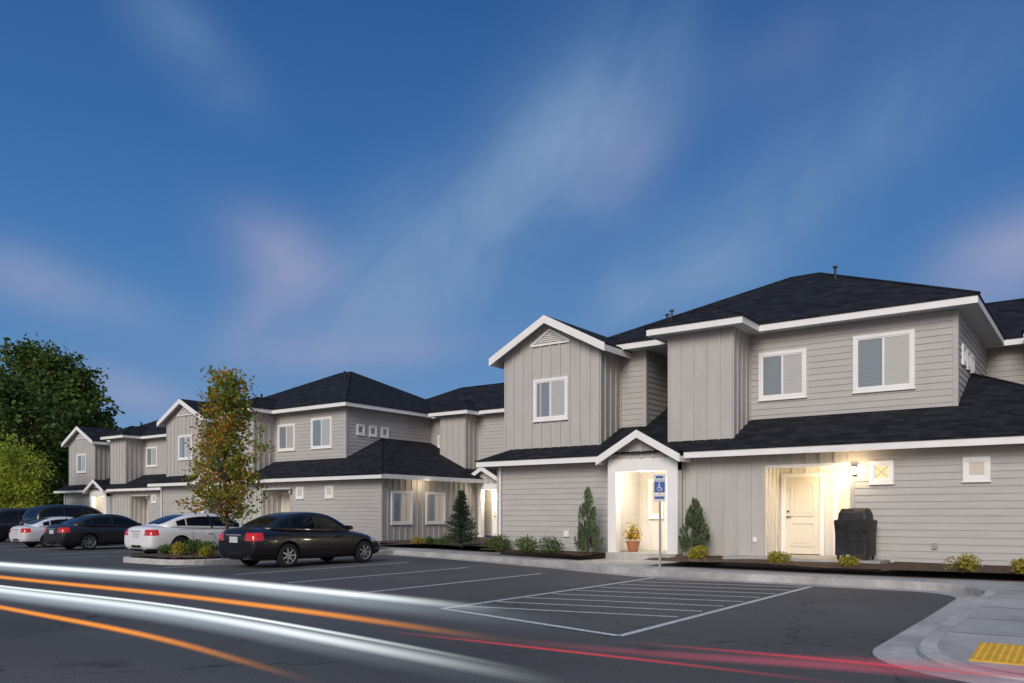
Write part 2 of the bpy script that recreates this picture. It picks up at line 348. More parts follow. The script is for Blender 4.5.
        bat(w,F(27.355),.4,2.3,2.9,3.0,M_bat,top=lambda a:3.0+(1.15-abs(a-1.35))*.56)
        gable_roof(r,t,1.35,1.25,27.1,30,2.98,.56,.17)
        door(d,F(28.37),1.6,G,mat=M_trim)
    w.poly([(wing_x,28.4,.3),(wing_x,35,.3),(wing_x,35,ZU),(wing_x,28.4,ZU)],M_lap)
    w.poly([(gx0,31.5,.2),(-3,31.5,.2),(-3,31.5,ZU),(gx0,31.5,ZU)],M_lap); w.poly([(-3,35,.2),(wing_x,35,.2),(wing_x,35,ZU),(-3,35,ZU)],M_lap)
    window(d,F(22.5),-4.66,5.30,1.28,1.28); window(d,F(22.5),-7.22,5.22,1.12,1.12)
    window(d,F(21.3),-13.98,4.98,1.1,1.12)
    for y in (23.4,24.2,25.0): window(d,S(-3),y,5.42,.32,.32,M_glass,split=False)
    hip(r,t,-13.4,-2.5,22,32,6.58,.5)
    hip(r,t,-10.45,-7.7,20.75,24.9,6.58,.5,dz=.006)
    hip(r,t,-7.5,wing_x+.5,27.9,35.5,6.56,.5,dz=-.01)
    gable_roof(r,t,gc,2.12,20.95,30.5,6.37,.52,.2)
    t.poly([(gc-.62,21.27,6.72),(gc+.62,21.27,6.72),(gc,21.27,7.10)],M_vent)
    for k in range(5):
        zz=6.76+k*.06; hwid=.55-k*.11; t.box(gc-hwid,gc+hwid,21.25,21.268,zz,zz+.025,M_trim)
    t.hexa([(gc-.72,21.24,6.66),(gc+.72,21.24,6.66),(gc+.72,21.27,6.66),(gc-.72,21.27,6.66),(gc-.62,21.24,6.72),(gc+.62,21.24,6.72),(gc+.62,21.27,6.72),(gc-.62,21.27,6.72)],M_trim)
    for s in (-1,1):
        t.hexa([(gc+s*.72,21.235,6.66),(gc,21.235,7.10),(gc,21.268,7.10),(gc+s*.72,21.268,6.66),(gc+s*.74,21.235,6.72),(gc,21.235,7.17),(gc,21.268,7.17),(gc+s*.74,21.268,6.72)],M_trim)
    for (x,y,zr,h) in ((-6.7,25.8,8.3,.55),(-11.2,24.0,7.5,.33),(-11.45,24.2,7.4,.38)):
        r.prism((x,y,zr),(x,y,zr+h),.035,.035,M_black); r.prism((x,y,zr+h),(x,y,zr+h+.05),.07,.07,M_black)
    for (x,y) in ((-15.7,20.93),):
        t.box(x,x+.07,y-.03,y+.02,G,2.9,M_trim)
    sconce(d,F(21),-5.0,2.48,wall_e>0)
    if recess_e: add_light("recess_lamp",'POINT',(-5.6,21.5,2.4),recess_e,(1,.74,.42),root,.06)
    if wall_e: add_light("wall_lamp",'POINT',(-5.0,20.72,2.5),wall_e,(1,.74,.42),root,.06)
    if porch_e:
        t.box(-10.62,-10.42,21.55,21.75,2.74,2.795,M_lamp)
        add_light("porch_lamp",'POINT',(-10.52,21.0,2.45),porch_e,(1,.86,.66),root,.12)
    if side_e:
        add_light("side_porch_lamp",'POINT',(1.5,27.8,2.45),side_e,(1,.82,.56),root,.1)
        add_light("side_wall_lamp",'POINT',(1.3,23.3,2.75),side_e*.25,(1,.80,.55),root,.1)
    w.build("walls",root); r.build("roof",root); t.build("trim_and_fascia",root); d.build("doors_and_windows",root)
    return root
building((0,0)); building((-25.6,3.8),porch_e=0,recess_e=0,wall_e=0,side_e=60,litA=M_litdim,near=False); building((-43.6,7.3),wing_x=0.4,porch_e=35,recess_e=0,wall_e=0,litA=M_litdim,near=False)
# ------------------------------------------------------------------ ground
g=MB([M_grass]); g.poly([(-1800,-1800,-.05),(1800,-1800,-.05),(1800,1800,-.05),(-1800,1800,-.05)],M_grass); g.build("ground")
g=MB([M_asph]); g.poly([(-110,-25,0),(70,-25,0),(70,32,0),(-110,32,0)],M_asph); g.build("asphalt_road")
def arc(cx,cy,r,a0,a1,n=8):
    return [(cx+r*math.cos(math.radians(a0+(a1-a0)*i/n)),cy+r*math.sin(math.radians(a0+(a1-a0)*i/n))) for i in range(n+1)]
ramp_arc=arc(-.38,9.3,1.2,-90,-180,10)
outline=[(60,8.1)]+ramp_arc+[(-1.58,9.9),(-1.6,12.5)]+arc(-3.15,15.4,1.5,0,90,8)+[(-8.6,17.1)]
outline+=[(-12.4,18.7),(-17.4,20.4),(-22.0,21.6),(-26,22.1),(-45,24.4),(-62,26.5)]
def rampz(y): return .025+.125*min(1,max(0,(y-8.1)/1.8))
def offset_line(pts,dist):
    out=[]
    for i,p in enumerate(pts):
        a=Vector(pts[max(i-1,0)]); b=Vector(pts[min(i+1,len(pts)-1)]); t=(b-a).normalized()
        n=Vector((t.y,-t.x)); out.append((p[0]+n.x*dist,p[1]+n.y*dist))
    return out
def strip_kerb(name,pts,width=.15,hf=lambda p:.15,side=1):
    mb=MB([]); inn=offset_line(pts,width*side); bev=offset_line(pts,.02*side)
    n=len(pts)
    for i in range(n-1):
        a,b,c,d=pts[i],pts[i+1],inn[i+1],inn[i]; a2,b2=bev[i],bev[i+1]; h0=hf(a); h1=hf(b)
        mb.poly([(a[0],a[1],-.02),(b[0],b[1],-.02),(b[0],b[1],max(h1-.02,.005)),(a[0],a[1],max(h0-.02,.005))],M_kerb)
        mb.poly([(a[0],a[1],max(h0-.02,.005)),(b[0],b[1],max(h1-.02,.005)),(b2[0],b2[1],h1),(a2[0],a2[1],h0)],M_kerb)
        mb.poly([(a2[0],a2[1],h0),(b2[0],b2[1],h1),(c[0],c[1],h1),(d[0],d[1],h0)],M_kerb)
        mb.poly([(d[0],d[1],h0),(c[0],c[1],h1),(c[0],c[1],-.02),(d[0],d[1],-.02)],M_kerb)
    mb.build(name); return inn
hfun=lambda p: rampz(p[1]) if p[1]<9.95 and p[0]>-1.75 else .15
inn=strip_kerb("kerb",outline,.17,hfun,1)
gut=offset_line(outline,-.42); mb=MB([])
for i in range(len(outline)-1):
    a,b,c,d=outline[i],outline[i+1],gut[i+1],gut[i]; mb.poly([(a[0],a[1],.008),(b[0],b[1],.008),(c[0],c[1],.004),(d[0],d[1],.004)],M_kerb)
mb.build("gutter_pavement")
mb=MB([]); k=len(ramp_arc)+2
rp=inn[:k]
for i in range(len(rp)-1):
    a,b=rp[i],rp[i+1]
    ta=9.9; 
    if a[1]>=9.89 and b[1]>=9.89: continue
    mb.poly([(a[0],a[1],rampz(a[1])-.006),(a[0],ta,.144),(b[0],ta,.144),(b[0],b[1],rampz(b[1])-.006)],M_conc)
mb.build("kerb_ramp_pavement")
main=[(60,9.9),(rp[-1][0],9.9)]+inn[k:]
mb=MB([]); mb.poly([(x,y,.142) for x,y in main]+[(-62,60,.142),(60,60,.142)],M_conc); o=mb.build("sidewalk")
bm=bmesh.new(); bm.from_mesh(o.data); bmesh.ops.triangulate(bm,faces=bm.faces); bm.to_mesh(o.data); bm.free()
mb=MB([]); Mj=simple("joint_gap",(.12,.12,.115),.9)
for k in range(12):
    x=-2.9-k*1.5
    if x>-8.6: y0,y1=17.12,17.62
    else: y0=17.3+(-8.6-x)*.42; y1=y0+.9
    mb.box(x-.008,x+.008,y0,y1,.143,.146,Mj)
for k in range(6):
    mb.box(-1.4,3,9.93+k*1.5,9.945+k*1.5,.143,.146,Mj)
mb.box(.3,.315,9.95,17.4,.143,.146,Mj)
mb.build("pavement_joint")
def bed(name,poly,h=.30,mat=M_mulch,z0=.13):
    n=len(poly)
    bm=bmesh.new(); vs=[bm.verts.new((p[0],p[1],z0)) for p in poly]; f=bm.faces.new(vs)
    bmesh.ops.inset_region(bm,faces=[f],thickness=.22,depth=0)
    for v in f.verts: v.co.z=h
    bmesh.ops.triangulate(bm,faces=bm.faces)
    bmesh.ops.subdivide_edges(bm,edges=bm.edges,cuts=5,use_grid_fill=True)
    for v in bm.verts:
        if v.co.z>z0+.01: v.co.z+=random.uniform(-.02,.03)
    bmesh.ops.recalc_face_normals(bm,faces=bm.faces)
    me=bpy.data.meshes.new(name); bm.to_mesh(me); bm.free(); me.materials.append(mat)
    o=bpy.data.objects.new(name,me); COL.objects.link(o); return o
bed("mulch_bed",[(-9.35,18.4),(-5,17.95),(12,17.85),(12,20.97),(-4.1,20.97),(-4.1,19.85),(-7.95,19.85),(-7.95,20.97),(-9.35,20.97)])
bed("mulch_bed",[(-16.4,20.75),(-11.75,19.3),(-11.75,20.97),(-16.4,20.97)])
bed("mulch_bed",[(-24.6,23.0),(-20.5,22.7),(-16.5,21.6),(-16.2,31),(-24.6,31)],.32)
bed("mulch_bed",[(-41.4,24.75),(-38,24.0),(-30,23.6),(-25,23.2),(-25,24.75)],.3)
bed("mulch_bed",[(-61,28.0),(-45,26.3),(-43,26.2),(-43,28.2),(-61,28.28)],.3)
isl=[(-24.3,19.2)]+arc(-23.3,13.9,1.0,180,270,6)+arc(-21.6,13.9,1.0,270,360,6)+[(-20.6,19.2),(-20.7,21.4)]
strip_kerb("kerb",isl,.15,lambda p:.15,-1)
bed("mulch_bed",[(-24.12,19.2)]+arc(-23.3,13.9,.83,180,270,6)+arc(-21.6,13.9,.83,270,360,6)+[(-20.78,19.2),(-20.85,21.3),(-24.1,21.4)],.2,z0=.1)
mb=MB([])
def line(x0,y0,x1,y1,w=.1,z=.005):
    d=Vector((x1-x0,y1-y0)).normalized(); n=Vector((-d.y,d.x))*w/2
    mb.poly([(x0-n.x,y0-n.y,z),(x1-n.x,y1-n.y,z),(x1+n.x,y1+n.y,z),(x0+n.x,y0+n.y,z)],M_line)
line(-8.05,9.3,-8.2,16.65); line(-4.58,8.4,-4.72,16.4)
line(-8.05,9.3,-4.58,8.4,.11,.009)
for k in range(9):
    y=9.75+k*.82
    line(-7.98,y,-4.78,y+.95-.25,.09,.0065)
for x,ya in ((-10.85,10.3),(-13.7,11.0),(-16.6,11.8),(-20.2,12.2),(-27.4,13.3),(-30.5,13.9),(-35.6,14.6),(-39.7,15.0)): line(x,ya,x-.12,ya+6.0)
mb.build("parking_markings")
M_tact=noisy("tactile_yellow",(.58,.32,.02),(.74,.44,.04),8,.6,.1,40)
mb=MB([]); px0,px1,py0,py1=-1.05,.5,8.62,9.45; q=lambda x,y,o:(x,y,rampz(y)+o)
tp=empty("tactile_paving",(0,0,0))
mb.hexa([q(px0,py0,-.02),q(px1,py0,-.02),q(px1,py1,-.02),q(px0,py1,-.02),q(px0,py0,.006),q(px1,py0,.006),q(px1,py1,.006),q(px0,py1,.006)],M_tact)
for i in range(25):
    for j in range(13):
        x=px0+.04+i*.0615; y=py0+.04+j*.062; mb.prism(q(x,y,.004),q(x,y,.012),.018,.011,M_tact,6)
mb.build("pad",tp)

# ------------------------------------------------------------------ foliage
def leaf_mat(name,cols,trans=.25):
    m,nt,b=new_mat(name)
    ge=N(nt,"ShaderNodeNewGeometry"); cr=N(nt,"ShaderNodeValToRGB")
    els=cr.color_ramp.elements
    els[0].position=cols[0][0]; els[0].color=(*cols[0][1],1); els[1].position=cols[-1][0]; els[1].color=(*cols[-1][1],1)
    for p,c in cols[1:-1]:
        e=els.new(p); e.color=(*c,1)
    tc=N(nt,"ShaderNodeTexCoord"); no=N(nt,"ShaderNodeTexNoise"); no.inputs["Scale"].default_value=1.4
    nt.links.new(tc.outputs["Object"],no.inputs["Vector"])
    a=N(nt,"ShaderNodeMath",operation='MULTIPLY'); nt.links.new(ge.outputs["Random Per Island"],a.inputs[0]); a.inputs[1].default_value=.6
    b2=N(nt,"ShaderNodeMapRange"); b2.inputs[1].default_value=.35; b2.inputs[2].default_value=.65; b2.inputs[3].default_value=0; b2.inputs[4].default_value=.4; nt.links.new(no.outputs[0],b2.inputs[0])
    s=N(nt,"ShaderNodeMath",operation='ADD'); nt.links.new(a.outputs[0],s.inputs[0]); nt.links.new(b2.outputs[0],s.inputs[1])
    nt.links.new(s.outputs[0],cr.inputs[0])
    nt.links.new(cr.outputs[0],b.inputs["Base Color"]); b.inputs["Roughness"].default_value=.6; b.inputs["Specular IOR Level"].default_value=.25
    tr=N(nt,"ShaderNodeBsdfTranslucent"); nt.links.new(cr.outputs[0],tr.inputs[0])
    ms=N(nt,"ShaderNodeMixShader"); ms.inputs[0].default_value=trans
    nt.links.new(b.outputs[0],ms.inputs[1]); nt.links.new(tr.outputs[0],ms.inputs[2])
    nt.links.new(ms.outputs[0],nt.nodes["Material Output"].inputs[0]); return m
M_bark=noisy("bark",(.05,.038,.028),(.12,.095,.075),14,.95,.8,40,stretch=(1,1,.25),dist=.02)
M_leafA=leaf_mat("autumn_leaves",[(0,(.13,.20,.03)),(.45,(.24,.30,.05)),(.62,(.40,.30,.05)),(.8,(.52,.22,.04)),(1,(.38,.12,.03))],.45)
M_leafD=leaf_mat("dark_leaves",[(0,(.026,.052,.013)),(.5,(.070,.12,.026)),(1,(.15,.21,.04))],.3)
M_leafY=leaf_mat("yellow_green_leaves",[(0,(.18,.27,.03)),(.6,(.36,.42,.05)),(1,(.56,.52,.08))],.45)
M_leafS=leaf_mat("shrub_leaves",[(0,(.045,.085,.02)),(.6,(.09,.15,.035)),(1,(.15,.2,.05))],.25)
M_leafSY=leaf_mat("yellow_shrub_leaves",[(0,(.18,.20,.03)),(.6,(.40,.35,.05)),(1,(.6,.46,.07))],.35)
M_need=leaf_mat("juniper_needles",[(0,(.06,.10,.05)),(.6,(.13,.18,.09)),(1,(.22,.27,.15))],.25)
M_pine=leaf_mat("pine_needles",[(0,(.022,.05,.03)),(.6,(.06,.10,.06)),(1,(.11,.16,.10))],.2)
def leaf(mb,c,s,mi,up=None,asp=.6):
    if up is None:
        d=Vector((random.gauss(0,1),random.gauss(0,1),random.gauss(0,.7)))
    else: d=up+Vector((random.gauss(0,.35),random.gauss(0,.35),random.gauss(0,.25)))
    if d.length<1e-3: d=Vector((0,0,1))
    d.normalize(); n=Vector((random.gauss(0,1),random.gauss(0,1),random.gauss(0,1))); sd=d.cross(n)
    if sd.length<1e-3: sd=d.orthogonal()
    sd.normalize(); s*=random.uniform(.65,1.3); i=len(mb.v)
    a=d*s*.5; b=sd*s*.5*asp
    mb.v+=[tuple(c-a),tuple(c+b),tuple(c+a),tuple(c-b)]; mb.f.append((i,i+1,i+2,i+3)); mb.m.append(mi)
def limb(mb,p,q,r0,r1,mat,n=4,wob=.08):
    p=Vector(p); q=Vector(q); L=(q-p).length; prev=p; pr=r0
    for i in range(1,n+1):
        t=i/n; c=p.lerp(q,t)+Vector((random.uniform(-1,1),random.uniform(-1,1),random.uniform(-.5,.5)))*L*wob*(1 if i<n else 0)*.5
        r=r0+(r1-r0)*t; mb.prism(prev,c,pr,r,mat,7); prev=c; pr=r
def tree(name,loc,h,z0,rw,nb,nl,ls,mat,tr=.07,prof=None,spread=.35,up=.5):
    root=empty(name,loc); mb=MB([]); limb(mb,(0,0,-.1),(random.uniform(-.1,.1),random.uniform(-.1,.1),h*.93),tr,tr*.15,M_bark,8,.02)
    lf=MB([mat]); prof=prof or (lambda t: math.sin(math.pi*min(1,(t*.85+.12)))**.7)
    for k in range(nb):
        t=(k+random.random()*.8)/nb; zc=z0+(h-z0)*t; R=rw*prof(t)*random.uniform(.6,1.12)
        a=k*2.399+random.uniform(-.5,.5)
        tip=Vector((math.cos(a)*R,math.sin(a)*R,zc)); st=Vector((0,0,max(z0*.75,zc-R*up-.1)))
        limb(mb,st,st.lerp(tip,.9),tr*.38*(1-t*.6),tr*.06,M_bark,4,.12)
        m=int(nl/nb*random.uniform(.7,1.3))
        subs=[(st.lerp(tip,.3+.75*random.random()**.6)+Vector((random.gauss(0,1),random.gauss(0,1),random.gauss(0,.8)))*rw*spread*.45) for _ in range(6)]
        for j in range(m):
            c=random.choice(subs)+Vector((random.gauss(0,1),random.gauss(0,1),random.gauss(0,.75)))*rw*spread*.33
            leaf(lf,c,ls,0)
    mb.build("trunk_and_limbs",root); lf.build("leaves",root,recalc=False); return root
tree("young_maple_tree",(-23.25,16.2,.15),5.85,1.45,1.18,56,8200,.13,M_leafA,.07,prof=lambda t:(1.0-(t-.3)*1.15) if t>.3 else .72+.93*t,spread=.36,up=.9)
tree("yellow_green_tree",(-56.3,23.6,0),5.7,1.2,2.0,40,8000,.2,M_leafY,.08,spread=.45)
for (x,dp,h,rw,n) in ((-25,92,18.5,6.5,60),(26,84,18.6,5.6,75),(58,82,17.4,4.6,65),(82,78,14.8,3.4,45),(8,70,13.0,4.2,55),(102,84,11.6,3.0,40),(120,90,8.8,2.6,25),(-60,80,16,6,50)):
    t=(x-512)/823; X=dp*(-.588+.809*t); Y=dp*(.809+.588*t)
    tree("deciduous_tree",(X,Y,-.05),h,1.8,rw,n,n*150,.46,M_leafD,.3,spread=.30,prof=lambda t: max(.15,(1-(2*t-.85)**2*.6)*(.95 if t<.85 else .7)))
mb=MB([M_leafD])
for i in range(9000):
    a=random.uniform(math.radians(60),math.radians(200)); R=random.uniform(100,112)
    hh=(3.5+2.0*math.sin(a*9)+1.5*math.sin(a*23+1))
    leaf(mb,Vector((R*math.cos(a),R*math.sin(a),random.random()*hh)),2.0,0)
mb.build("distant_tree_line",recalc=False)
def shrub(name,loc,r,h,mat,n=900,ls=.055):
    root=empty(name,loc); mb=MB([])
    for k in range(7):
        a=k*.9; limb(mb,(0,0,-.02),(math.cos(a)*r*.6,math.sin(a)*r*.6,h*.6),.012,.004,M_bark,2)
    mb.build("stems",root); lf=MB([mat])
    lob=[(Vector((random.uniform(-.5,.5)*r,random.uniform(-.5,.5)*r,h*random.uniform(.35,.6))),random.uniform(.45,.7)) for _ in range(7)]
    for i in range(n):
        c,s=random.choice(lob); d=Vector((random.gauss(0,1),random.gauss(0,1),random.gauss(0,1))).normalized()*random.uniform(.65,1.05)
        p=c+Vector((d.x*r*s,d.y*r*s,d.z*h*s*.8)); p.z=max(p.z,.02); leaf(lf,p,ls,0)
    lf.build("leaves",root,recalc=False)
for (x,y,r,h,m) in ((-2.35,18.35,.30,.34,M_leafSY),(-1.35,18.4,.28,.30,M_leafSY),(-4.5,18.5,.24,.24,M_leafSY),(-6.15,18.95,.28,.30,M_leafSY),(-8.5,19.7,.30,.34,M_leafSY),
                  (-13.15,20.1,.44,.5,M_leafS),(-14.2,20.3,.44,.48,M_leafS),(-15.3,20.55,.40,.5,M_leafS),(-16.9,22.2,.3,.35,M_leafS),(-19.8,23.0,.3,.35,M_leafS),(-21.3,23.3,.3,.3,M_leafSY),(-20.6,23.1,.25,.3,M_leafS),
                  (-22.8,14.3,.30,.42,M_leafSY),(-22.0,14.6,.30,.46,M_leafS),(-23.3,15.1,.30,.5,M_leafS),(-21.4,14.2,.24,.34,M_leafSY),(-23.7,14.3,.24,.32,M_leafS),(-21.3,16.0,.3,.4,M_leafS),(0.3,18.4,.3,.36,M_leafSY)):
    z=.27 if y>17 else .17
    shrub("shrub",(x,y,z),r,h,m,1300 if h>.4 else 900)
def column(name,loc,h,r,n=7500):
    root=empty(name,loc); mb=MB([]); limb(mb,(0,0,-.05),(0,0,h*.9),.03,.006,M_bark,4,.02)
    for k in range(26):
        t=random.random(); a=random.uniform(0,6.28); z=h*.06+h*.8*t; R=r*(1-t)*.8
        limb(mb,(0,0,z*.8),(math.cos(a)*R,math.sin(a)*R,z+.12),.008,.003,M_bark,2)
    mb.build("trunk_and_limbs",root); lf=MB([M_need])
    tuf=[]
    for k in range(110):
        t=random.random()**1.15; a=random.uniform(0,6.28); R=r*((1-t)**.6)*min(1,.65+t*3)*random.uniform(.55,1.15)
        tuf.append((Vector((math.cos(a)*R,math.sin(a)*R,h*(.03+.83*t))),t))
    for i in range(n):
        c,t=random.choice(tuf); u=random.random()
        out=Vector((c.x,c.y,0))*.5; p=c+Vector((0,0,u*.22*h*.6))+out*u*.3+Vector((random.gauss(0,.03),random.gauss(0,.03),random.gauss(0,.03)))*(1.3-u)
        leaf(lf,p,.075,0,up=Vector((c.x*1.2,c.y*1.2,1)),asp=.25)
    lf.build("needles",root,recalc=False)
column("columnar_juniper",(-11.95,20.1,.27),1.95,.36); column("columnar_juniper",(-8.85,20.35,.27),1.6,.40)
def pine(name,loc,h,r):
    root=empty(name,loc); mb=MB([]); limb(mb,(0,0,-.05),(0,0,h*.97),.045,.006,M_bark,4,.01); lf=MB([M_pine])
    nl=14
    for k in range(nl):
        t=k/(nl-1); z=.08*h+.86*h*t; R=r*(1-t)**.85+.05
        for j in range(11):
            a=j*.571+k*.4+random.uniform(-.2,.2); Rr=R*random.uniform(.7,1.1)
            tip=Vector((math.cos(a)*Rr,math.sin(a)*Rr,z-.02+Rr*random.uniform(.0,.35))); st=Vector((0,0,z)); limb(mb,st,tip,.009,.003,M_bark,2)
            for i in range(60):
                u=random.random(); c=st.lerp(tip,u)+Vector((random.gauss(0,.04),random.gauss(0,.04),random.gauss(0,.035)))
                leaf(lf,c,.10,0,up=(tip-st).normalized()+Vector((0,0,.4)),asp=.25)
    mb.build("trunk_and_limbs",root); lf.build("needles",root,recalc=False)
pine("spruce_tree",(-18.4,22.3,.3),2.0,.66)

# ------------------------------------------------------------------ street furniture
def sign():
    root=empty("accessible_parking_sign",(-8.85,18.3,.15)); mb=MB([])
    Ms=simple("galvanised_steel",(.35,.36,.37),.4,.8); Mw=simple("sign_white",(.6,.6,.6),.4); Mb=simple("sign_blue",(.03,.10,.34),.4)
    mb.box(-.025,.025,-.025,.025,-.1,2.25,Ms); 
    mb.box(-.15,.15,-.045,-.026,1.78,2.24,Mw); mb.box(-.13,.13,-.049,-.046,1.80,2.06,Mb)
    mb.box(-.13,.13,-.049,-.046,2.09,2.10,Mb); mb.box(-.09,.09,-.049,-.046,2.14,2.20,Mb)
    mb.box(-.15,.15,-.045,-.026,1.58,1.76,Mw); mb.box(-.12,.12,-.049,-.046,1.64,1.70,Mb)
    mb.box(-.02,.01,-.053,-.05,1.91,2.0,Mw); mb.box(-.02,.06,-.053,-.05,1.90,1.915,Mw); mb.box(.05,.065,-.053,-.05,1.84,1.90,Mw); mb.prism((0,-.053,2.025),(0,-.05,2.025),.018,.018,Mw)
    n=14
    for k in range(n-3):
        a=math.radians(100+k*22); b=math.radians(100+(k+1)*22)
        q=lambda t,r:(-.005+r*math.cos(t),1.89+r*math.sin(t))
        (x0,z0),(x1,z1),(x2,z2),(x3,z3)=q(a,.055),q(b,.055),q(b,.042),q(a,.042)
        mb.poly([(x0,-.052,z0),(x1,-.052,z1),(x2,-.052,z2),(x3,-.052,z3)],Mw)
    o=mb.build("post_and_plates",root); root.rotation_euler=(0,0,math.radians(12))
sign()
def grill():
    root=empty("covered_barbecue_grill",(-4.85,20.45,.35),math.radians(-6)); Mc=noisy("black_vinyl_cover",(.010,.010,.011),(.028,.028,.03),6,.5,.5,9,dist=.03)
    bm=bmesh.new(); rings=[]
    prof=[(.10,.40,.25),(.3,.40,.25),(.6,.405,.255),(.88,.43,.27),(.93,.43,.27),(.95,.34,.26),(1.08,.33,.24),(1.19,.30,.13),(1.21,.27,.06)]
    n=40
    for (z,a,b) in prof:
        ring=[]
        for k in range(n):
            t=2*math.pi*k/n; c,s=math.cos(t),math.sin(t); e=.2
            x=a*math.copysign(abs(c)**e,c); y=b*math.copysign(abs(s)**e,s)
            wv=1+.022*math.sin(k*1.7+z*2)*(1.15-z)
            ring.append(bm.verts.new((x*wv,y*wv,z+(0.02*math.sin(k*1.3) if z<.2 else 0)+(.015*math.cos(x*5)))))
        rings.append(ring)
    for i in range(len(rings)-1):
        for k in range(n): bm.faces.new((rings[i][k],rings[i][(k+1)%n],rings[i+1][(k+1)%n],rings[i+1][k]))
    bm.faces.new(rings[-1]); me=bpy.data.meshes.new("cover"); bm.to_mesh(me); bm.free(); me.materials.append(Mc)
    o=bpy.data.objects.new("cover",me); COL.objects.link(o); o.parent=root
    mb=MB([])
    for x in (-.33,.33):
        for y in (-.2,.2):
            mb.prism((x,y,.05),(x,y,.3),.02,.02,M_black); mb.prism((x-.015,y,.045),(x+.015,y,.045),.045,.045,M_black,14)
    mb.box(-.34,.34,-.2,.2,.12,.15,M_black)
    mb.build("cart_base",root)
grill()
def planter():
    root=empty("potted_flowers",(-11.05,21.1,.34)); mb=MB([]); Mp=simple("terracotta",(.35,.14,.07),.7)
    mb.prism((0,0,0),(0,0,.28),.13,.19,Mp,16); mb.prism((0,0,.28),(0,0,.32),.205,.205,Mp,16); mb.build("pot",root)
    Ml=leaf_mat("flower_petals",[(0,(.5,.22,.02)),(.5,(.75,.45,.03)),(1,(.8,.6,.08))],.3); lf=MB([Ml,M_leafS])
    for i in range(700):
        d=Vector((random.gauss(0,.1),random.gauss(0,.1),.36+abs(random.gauss(0,.2)))); leaf(lf,d,.06,0 if random.random()<.6 else 1)
    lf.build("flowers",root,recalc=False)
planter()

# ------------------------------------------------------------------ cars
M_tyre=simple("tyre_rubber",(.012,.012,.012),.85); M_rim=simple("alloy_rim",(.5,.5,.52),.3,.9)
M_cglass=simple("car_glass",(.006,.007,.009),.05,spec=.35); M_tail=simple("tail_lamp_lens",(.45,.010,.010),.15,coat=1,emit=(1,.03,.02),es=.08)
M_head=simple("head_lamp_lens",(.6,.62,.65),.1,.3,coat=1); M_plast=simple("black_plastic",(.012,.012,.013),.5); M_plate=simple("number_plate",(.5,.52,.56),.4)
M_chrome=simple("chrome",(.6,.6,.62),.12,1.0)
def paint(name,col,metal=.3,coat=.8):
    m=simple(name,col,.32,metal,coat=coat); return m
def loft(rings,mats,cap=True):
    bm=bmesh.new(); R=[[bm.verts.new(p) for p in r] for r in rings]; n=len(R[0])
    for i in range(len(R)-1):
        for k in range(n):
            f=bm.faces.new((R[i][k],R[i][(k+1)%n],R[i+1][(k+1)%n],R[i+1][k])); f.material_index=mats(i,k)
    if cap:
        for r in (R[0],R[-1]):
            m=len(r)
            for k in range(0,m//2):
                vs=[r[k],r[k+1],r[(m-k-1)%m],r[(m-k)%m]]; u=[]
                for v in vs:
                    if v not in u: u.append(v)
                if len(u)>=3:
                    try: bm.faces.new(u)
                    except ValueError: pass
    bmesh.ops.recalc_face_normals(bm,faces=bm.faces); return bm
